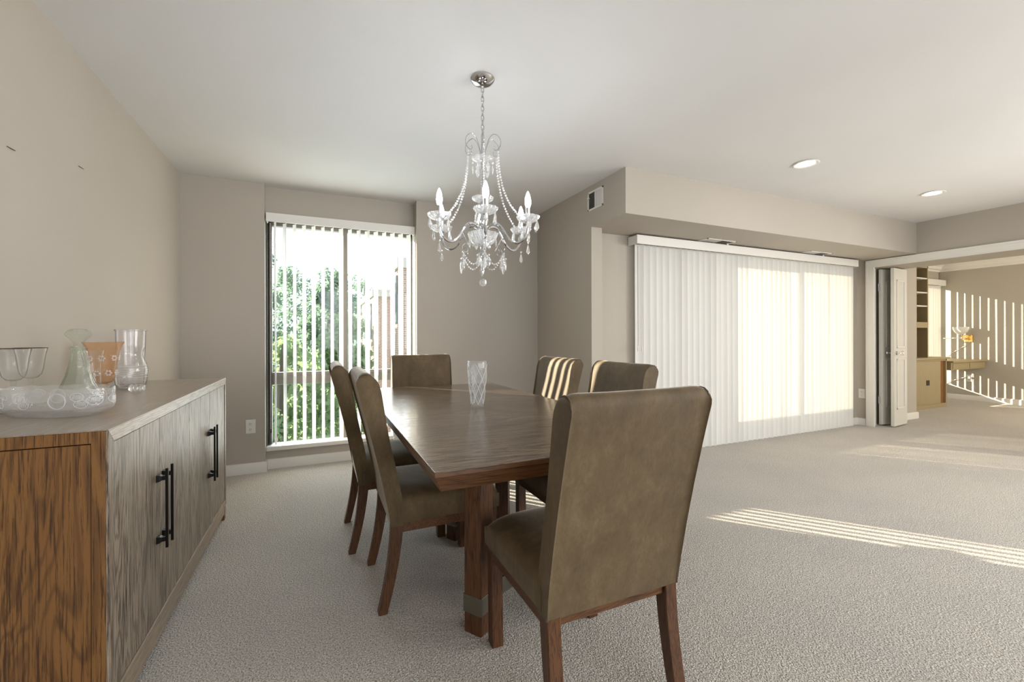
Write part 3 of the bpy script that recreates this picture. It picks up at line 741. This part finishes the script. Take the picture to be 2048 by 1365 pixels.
# big centre bowl
MB().lathe([(.012, 1.592), (.035, 1.598), (.056, 1.615), (.068, 1.638), (.076, 1.660), (.072, 1.660), (.062, 1.640), (.050, 1.620), (.032, 1.606), (.012, 1.600)], (0, 0, 0), 48, lambda t, k: 1+.05*math.cos(12*t)*(1 < k < 8)).build('crystal_bowl', CRYSTAL, ch, 25)
MB().lathe([(.0005, 1.53), (.014, 1.535), (.020, 1.55), (.014, 1.568), (.018, 1.58), (.0005, 1.59)], (0, 0, 0), 10).build('crystal_finial', CRYSTAL, ch, 0)
def drop_mb(kind):
    m = MB()
    if kind == 0:   # bead and long prism
        m.ball((0, 0, -.008), .0055, 8, 4); m.lathe([(.0003, -.016), (.0035, -.022), (.0085, -.048), (.0095, -.054), (.0003, -.066)], (0, 0, 0), 6)
    else:           # bead, bead and flat faceted kite
        m.ball((0, 0, -.008), .0055, 8, 4); v = [(0, 0, -.016), (-.0135, 0, -.036), (-.009, 0, -.056), (0, 0, -.068), (.009, 0, -.056), (.0135, 0, -.036)]
        c1, c2 = (0, .005, -.040), (0, -.005, -.040); n_ = len(v)
        m.add(v+[c1, c2], [(i, (i+1) % n_, n_) for i in range(n_)]+[((i+1) % n_, i, n_+1) for i in range(n_)])
    m.tube([(0, 0, 0), (0, 0, -.018)], .0007, 4); return m
protos = [drop_mb(0).build('pendant', CRYSTAL, ch, 0), drop_mb(1).build('pendant', CRYSTAL, ch, 0)]
used = [False, False]
def pendant(x, y, z, kind, rz=0):
    o = protos[kind]
    if used[kind]: o = o.copy(); COL.objects.link(o); o.parent = ch
    used[kind] = True; o.location = (x, y, z); o.rotation_euler = (0, 0, rz)
def beads(pts, name='bead_string', r=.0056, gap=.0142):
    pts = [Vector(p) for p in pts]; m = MB(); dist = 0; out = [pts[0]]
    for a, b in zip(pts, pts[1:]):
        L_ = (b-a).length
        while dist+L_ >= gap:
            t = (gap-dist)/L_; a = a+(b-a)*t; L_ = (b-a).length; dist = 0; out.append(a.copy())
        dist += L_
    for p in out: m.ball(p, r, 8, 4, .9)
    m.tube(pts, .0006, 3); m.build(name, CRYSTAL, ch, 0)
phi0 = math.atan2(-CY_, -CX_)+math.radians(3)   # one arm points at the viewer's side
for k in range(6):
    t = phi0+k*PI/3; cx, sx_ = math.cos(t), math.sin(t)
    P_ = lambda r, z: (r*cx, r*sx_, z)
    prof = [(.016, 1.672), (.035, 1.694), (.062, 1.704), (.088, 1.697), (.112, 1.668), (.135, 1.628), (.160, 1.603), (.185, 1.594), (.210, 1.602), (.230, 1.622), (.240, 1.650), (.243, 1.690)]
    # smooth the polyline
    for _ in range(2):
        q = [prof[0]]
        for a, b in zip(prof, prof[1:]): q += [(.75*a[0]+.25*b[0], .75*a[1]+.25*b[1]), (.25*a[0]+.75*b[0], .25*a[1]+.75*b[1])]
        prof = q+[prof[-1]]
    MB().tube([P_(*p) for p in prof], .0062, 8).build('arm', CHROME, ch)
    ex, ey = .243*cx, .243*sx_
    crown(1.688, .055, .030, 12, c=(ex, ey))
    MB().lathe([(.010, 1.686), (.016, 1.69), (.010, 1.694), (.011, 1.704), (.0105, 1.755), (.012, 1.758), (.0005, 1.760)], (ex, ey, 0), 14).build('candle_sleeve', PLASTIC if 0 else CHROME, ch)
    MB().lathe([(.0006, 1.757), (.009, 1.760), (.0135, 1.775), (.0145, 1.79), (.0125, 1.808), (.0075, 1.826), (.0025, 1.837), (.0004, 1.839)], (ex, ey, 0), 16).build('bulb', BULB, ch)
    for j in range(6):
        b = t+PI+(j-2)*2*PI/6+PI; px, py = ex+.049*math.cos(b), ey+.044*math.sin(b)
        pendant(px, py, 1.712, j % 2, b+PI/2)
    pendant(.243*cx, .243*sx_, 1.600, 0)
    # upper scroll
    s_ = []
    for i in range(26):
        u = i/25
        if u < .45: v = u/.45; r_ = .010+.052*v**1.5; z = 2.03+.118*math.sin(v*PI/2)
        else:
            v = (u-.45)/.55; an = PI/2-v*PI*1.62; R = .038-.020*v; r_ = .062+R*math.cos(an)+.022*v; z = 2.110+R*math.sin(an)-.030*v
        s_.append(P_(r_, z))
    MB().tube(s_, .0019, 6).build('scroll', CHROME, ch)
    hk = s_[-1]
    # long bead strings from the scrolls to the cups
    pts = []
    for i in range(30):
        v = i/29; r_ = .086+.114*v**1.9; z = 2.055+(1.722-2.055)*v-.03*math.sin(PI*v); pts.append(P_(r_, z))
    beads(pts)
    # bobeche drops
    pendant(.050*math.cos(t+.5), .050*math.sin(t+.5), 2.022, 1, t+.5+PI/2); pendant(.066*math.cos(t+.5), .066*math.sin(t+.5), 1.655, k % 2, t+.5+PI/2)
    # lower scroll
    s_ = []
    for i in range(20):
        v = i/19; an = PI*.95-v*PI*2.0; R = .026-.014*v; s_.append(P_(.100+R*math.cos(an), 1.575+R*math.sin(an)-.006*v))
    MB().tube([P_(.118, 1.652)]+s_, .0012, 5).build('small_scroll', CHROME, ch)
    pendant(.112*cx, .112*sx_, 1.548, 0, t); pendant(.125*cx, .125*sx_, 1.53, 1, t+PI/2)
    # swag between lower scrolls
    t2 = t+PI/3; pts = []
    for i in range(16):
        v = i/15; tt = t+(t2-t)*v; rr = .112-.012*math.sin(PI*v); pts.append((rr*math.cos(tt), rr*math.sin(tt), 1.545-.055*math.sin(PI*v)))
    beads(pts, r=.005, gap=.0135)
    beads([P_(.115, 1.55), P_(.117, 1.50)], r=.005, gap=.0125)
    pendant(.03*math.cos(t+.3), .03*math.sin(t+.3), 1.56, k % 2, t)
MB().ball((0, 0, 1.412), .0185, 12, 8, 1.1).build('crystal_ball', CRYSTAL, ch, 0)
MB().tube([(0, 0, 1.43), (0, 0, 1.475)], .0008, 4).build('wire', CHROME, ch)

# ---------------------------------------------------------------- folding doors of the opening
def leaf(name, p0, p1, label_panels=True, knob=False):
    p0, p1 = Vector(p0), Vector(p1); L_ = (p1-p0).length; a = math.atan2(p1.y-p0.y, p1.x-p0.x)
    r = struct(empty(name, (p0.x, p0.y, 0), a)); H0, H1 = .015, 1.972; t = .0175
    MB().box(0, L_, -t, t, H0, H1).build('door_panel', TRIMD, r, 0, .002)
    for z0, z1 in ((.22, .85), (.98, 1.83)):
        for sy in (-1, 1):
            m = MB(); x0, x1 = .075, L_-.075; w_ = .022; y0, y1 = (-t-.007, -t) if sy < 0 else (t, t+.007)
            m.box(x0, x0+w_, y0, y1, z0, z1); m.box(x1-w_, x1, y0, y1, z0, z1); m.box(x0, x1, y0, y1, z0, z0+w_); m.box(x0, x1, y0, y1, z1-w_, z1)
            m.build('moulding', TRIM, r, 0, .003)
    if knob:
        k = MB(); M_ = Matrix.Rotation(PI/2, 3, 'X')
        k.lathe([(.0005, 0), (.026, 0), (.026, .004), (.008, .008), (.007, .035)], (.065, -t, .92), 16, M=M_); k.build('knob_stem', CHROME, r)
        MB().lathe([(.008, .034), (.022, .042), (.030, .056), (.026, .07), (.0005, .076)], (.065, -t, .92), 10, M=M_).build('knob', CRYSTAL, r, 0)
        k = MB(); k.lathe([(.0005, 0), (.026, 0), (.026, .004), (.008, .008), (.007, .035), (.024, .046), (.028, .056), (.0005, .07)], (.065, t, .92), 12, M=Matrix.Rotation(-PI/2, 3, 'X')); k.build('rear_knob', CHROME, r)
    return r
dA = leaf('door_1', (6.475, 3.125), (6.87, 3.10)); dB = leaf('door_2', (6.468, 2.995), (6.86, 3.04), knob=True)
for z in (.28, 1.7): MB().box(-.02, .004, .0, .012, z, z+.09).build('hinge', CHROME, dA, 0)

# ---------------------------------------------------------------- den: cabinet, shelves, desk, sconce
cb = tag(empty('tambour_cabinet', (0, 0, 0)), 'beige base cabinet with tambour doors beneath the shelves in the far room', 'cabinet')
cx0, cx1, cy0, cy1, cz = 7.63, 9.18, 3.53, 3.98, .79
m = MB(); m.box(cx0, cx1, cy0, cy1, 0, .06); m.box(cx0, cx0+.03, cy0, cy1, .06, cz-.03); m.box(cx1-.03, cx1, cy0, cy1, .06, cz-.03); m.box(cx0, cx1, cy1-.02, cy1, .06, cz-.03); m.box(8.12, 8.20, cy0, cy0+.02, .06, cz-.03); m.box(cx0, cx1, cy0, cy0+.02, cz-.06, cz-.03)
m.build('body', CABW, cb, 0, .002)
MB().box(cx0-.005, cx1+.05, cy0-.03, cy1, cz-.03, cz).build('worktop', CABW, cb, 0, .004)
for a, b in ((8.20, 8.60), (8.60, 9.0)):
    m = MB(); n_ = 14
    for i in range(n_):
        x = a+(b-a)*i/n_; w_ = (b-a)/n_; m.prism([(x, cy0+.016), (x, cy0+.008), (x+w_*.25, cy0+.004), (x+w_*.75, cy0+.004), (x+w_-.0008, cy0+.008), (x+w_-.0008, cy0+.016)], .062, cz-.062)
    m.build('tambour_door', CABW, cb, 0)
    x = 8.575 if a < 8.4 else 8.625; MB().box(x-.006, x+.006, cy0-.01, cy0+.004, .36, .44).build('pull', BRONZE, cb, 0, .002)
MB().box(9.0, 9.148, cy0+.03, cy0+.034, .06, cz-.06).build('pocket', CABIN, cb, 0)
MB().box(7.67, 8.12, cy0+.002, cy0+.018, .065, cz-.065).build('cabinet_door', CABW, cb, 0, .002)
for z in (.16, .62): MB().box(8.125, 8.137, cy0-.006, cy0, z, z+.07).build('hinge', BRONZE, cb, 0)
sh = tag(empty('wall_bookcase', (0, 0, 0)), 'narrow tan bookcase of open shelves standing on the tambour cabinet', 'bookcase')
sy0, sy1 = 3.62, 3.98; sxa, sxb = 8.06, 8.84
m = MB(); m.box(sxa, 8.50, sy0, sy0+.02, cz, 2.3); m.box(sxb-.025, sxb, sy0, sy1, cz, 2.3); m.box(sxa, sxa+.02, sy0+.02, sy1, cz, 2.3); m.box(sxa, sxb, sy0, sy1, 2.20, 2.3); m.box(8.5, sxb-.025, sy0, sy0+.02, 1.255, 1.345)
m.build('side_panel', CABW, sh, 0, .002)
MB().box(sxa+.02, sxb-.025, sy1-.015, sy1, cz, 2.2).build('back_panel', CABIN, sh, 0)
MB().box(8.48, 8.50, sy0+.02, sy1-.015, cz, 2.2).build('inner_panel', CABIN, sh, 0)
for z in (1.27, 1.588, 1.80, 2.025): MB().box(8.5, sxb-.025, sy0+.003, sy1-.015, z, z+.02).build('shelf', TRIMD if z > 1.3 else CABW, sh, 0, .001)
dk = tag(empty('built_in_desk', (0, 0, 0)), 'beige built-in desk with two shallow drawers between cabinet and sunlit wall', 'desk')
MB().box(cx1+.055, 10.395, 3.47, 4.0, .695, .722).build('desktop', CABW, dk, 0, .006)
MB().box(cx1+.055, 10.395, 3.50, 3.98, .575, .694).build('apron', CABW, dk, 0, .002)
for a, b in ((9.28, 9.80), (9.84, 10.34)): MB().box(a, b, 3.492, 3.5, .59, .68).build('drawer_front', CABW, dk, 0, .002)

sc_ = tag(empty('wall_sconce', (10.4, 3.70, 1.08)), 'brass swing arm wall sconce with white glass bowl shade on the far wall', 'wall lamp')
MB().box(-.02, 0, -.05, .05, -.065, .065).build('wall_plate', BRASS, sc_, 0, .004)
MB().tube([(-.02, 0, -.01), (-.09, .02, -.01), (-.14, .03, -.01)], .008, 8).build('arm', BRASS, sc_)
MB().lathe([(.0005, -.03), (.018, -.03), (.018, .05), (.026, .055), (.026, .065), (.0005, .065)], (-.14, .03, 0), 14).build('lamp_holder', BRASS, sc_)
MB().tube([(-.14, .03, .01), (-.17, .28, .0)], .007, 8).build('swing_rod', TRIM, sc_)
SHADE = slat_mat('white_glass_shade', .4, (.85, .84, .82))
MB().lathe([(.02, .065), (.05, .08), (.085, .115), (.105, .165), (.108, .20), (.104, .20), (.10, .165), (.08, .12), (.048, .086), (.02, .07)], (-.14, .06, 0), 28).build('shade', SHADE, sc_)
tag(MB().tube([(10.392, 3.69, 1.015), (10.385, 3.78, .93), (10.385, 3.95, .80), (10.38, 4.0, .76)], .004, 5).build('lamp_cord', PLASTIC), 'pale cord running down the far wall from the brass sconce', 'cord')
tag(MB().tube([(10.385, 3.74, .40), (10.38, 3.85, .36), (10.38, 3.97, .29), (10.38, 4.05, .25), (10.37, 4.07, .10)], .005, 5).build('power_cord', PLASTIC), 'pale cord drooping from the outlet below the desk', 'cord')

# ---------------------------------------------------------------- balcony and outside
BRICK = mat('red_brick', (.4, .25, .2), .85); N, L, p = nodes(BRICK); v = coords(N, L, (1, 1, 1))
sep = N.new('ShaderNodeSeparateXYZ'); L.new(v, sep.inputs[0]); ad = N.new('ShaderNodeMath'); L.new(sep.outputs[0], ad.inputs[0]); L.new(sep.outputs[1], ad.inputs[1])
cmb = N.new('ShaderNodeCombineXYZ'); L.new(ad.outputs[0], cmb.inputs[0]); L.new(sep.outputs[2], cmb.inputs[1])
bt = N.new('ShaderNodeTexBrick'); bt.inputs['Scale'].default_value = 1; bt.inputs['Brick Width'].default_value = .22; bt.inputs['Row Height'].default_value = .075; bt.inputs['Mortar Size'].default_value = .01
bt.inputs['Color1'].default_value = (.42, .24, .18, 1); bt.inputs['Color2'].default_value = (.33, .19, .15, 1); bt.inputs['Mortar'].default_value = (.55, .5, .45, 1)
L.new(cmb.outputs[0], bt.inputs['Vector']); L.new(bt.outputs[0], p.inputs['Base Color'])
CONC = mat('pale_concrete', (.55, .53, .5), .9)
struct(box('balcony_floor', CONC, (2.27, 6.6, 3.45, 5.35, -.25, -.02)))
struct(box('balcony_parapet', CONC, (2.45, 6.6, 5.2, 5.3, -.02, .90)))
struct(box('balcony_side_wall', BRICK, (2.28, 2.44, 4.56, 5.02, -.25, 2.6)))
struct(box('balcony_canopy', CONC, (2.27, 6.6, 3.46, 4.9, 2.46, 2.6)))
GRASS = mat('green_lawn', (.12, .22, .06), .95)
struct(box('ground', GRASS, (-60, 60, 6, 90, -8.2, -8)))

def leafmat(name, c1, c2):
    m = mat(name, c1, .7); N, L, p = nodes(m); v = coords(N, L); f = noise(N, L, v, 1.1, 3)
    L.new(ramp(N, L, f, [(.35, c1), (.65, c2)]), p.inputs['Base Color'])
    t = N.new('ShaderNodeBsdfTranslucent'); t.inputs[0].default_value = (*[min(1, c*1.4) for c in c2], 1); x = N.new('ShaderNodeMixShader'); x.inputs[0].default_value = .35
    L.new(p.outputs[0], x.inputs[1]); L.new(t.outputs[0], x.inputs[2]); L.new(x.outputs[0], N['Material Output'].inputs[0]); return m
LB = leafmat('blue_green_leaves', (.10, .17, .13), (.20, .30, .22)); LG = leafmat('bright_green_leaves', (.15, .24, .11), (.28, .38, .20))
BARK = mat('tree_bark', (.10, .08, .06), .9)
def tree(loc, h, r, m_, label, seed, n_=6500, group=None):
    R = random.Random(seed); t = tag(empty('leafy_tree', loc), label, 'tree', group)
    MB().tube([(0, 0, 0), (.1, 0, h*.4), (-.1, .1, h*.75), (0, 0, h*.93)], [.28, .2, .12, .04], 8).build('trunk', BARK, t)
    vs, fs = [], []
    clumps = []
    for i in range(46):
        a = R.uniform(0, 2*PI); q = R.uniform(.0, 1); zc = h*(.16+.80*q); rr = r*math.sqrt(max(.03, 1-(abs(q-.38)/.64)**2.2))*R.uniform(.35, 1)
        clumps.append((rr*math.cos(a), rr*math.sin(a), zc, r*R.uniform(.24, .42)))
    for i in range(n_):
        c = clumps[i % len(clumps)]; d_ = Vector((R.gauss(0, 1), R.gauss(0, 1), R.gauss(0, .8))).normalized()*c[3]*R.uniform(.55, 1.12)
        p_ = Vector(c[:3])+d_; s_ = R.uniform(.07, .16)
        u = Vector((R.gauss(0, 1), R.gauss(0, 1), R.gauss(0, 1))).normalized()*s_; v_ = u.orthogonal().normalized()*s_*.6
        k = len(vs); vs += [tuple(p_-u), tuple(p_+v_), tuple(p_+u), tuple(p_-v_)]; fs.append((k, k+1, k+2, k+3))
    me = bpy.data.meshes.new('foliage'); me.from_pydata(vs, [], fs); me.materials.append(m_); o = bpy.data.objects.new('foliage', me); COL.objects.link(o); o.parent = t
trees = [((-3.0, 21.6, -8), 13.4, 1.9, LB, 'tall blue-green tree seen through the left edge of the dining window', 11),
         ((1.2, 34, -8), 14.6, 1.7, LB, 'tall blue-green tree behind the bright shrubs, left of the window mullion', 12),
         ((3.9, 41.5, -8), 15.6, 2.2, LB, 'tall blue-green tree seen through the window just right of the mullion', 13),
         ((-.95, 14.5, -8), 9.6, 1.45, LG, 'bright green lower tree seen through the left part of the dining window', 14),
         ((.9, 17.5, -8), 9.9, 1.4, LG, 'bright green lower tree beside the window mullion', 15),
         ((-1.6, 38, -8), 15.2, 2.6, LB, 'hazy green tree farthest away behind the left window pane', 16),
         ((.55, 25, -8), 12.0, 1.5, LB, 'mid-height blue-green tree between the bright shrubs and the tall trees', 17)]
for loc, h, r, m_, lab, sd_ in trees: tree(loc, h, r, m_, lab, sd_)
WING = mat('dark_window_glass', (.14, .17, .2), .15)
def building(x0, x1, y0, y1, z1, label, wins):
    b = tag(empty('brick_building', (0, 0, 0)), label, 'building')
    MB().box(x0, x1, y0, y1, -8, z1).build('wall', BRICK, b, 0)
    MB().box(x0-.1, x1+.1, y0-.1, y1+.1, z1, z1+.35).build('parapet', CONC, b, 0)
    for (a, c, d_, e) in wins: MB().box(x0-.05, x0, a, c, d_, e).build('window', WING, b, 0)
building(2.6, 9, 23.2, 30, 3.2, 'red brick apartment block beyond the right half of the window', [(y, y+1.8, z, z+1.9) for y in (24.2, 26.5) for z in (-5, -2, 1)])
building(2.55, 6, 15.2, 16.6, 3.5, 'nearer brick wall at the right edge of the dining window', [(15.6, 16.2, z, z+1.7) for z in (-4.5, -1.5, 1.6)])
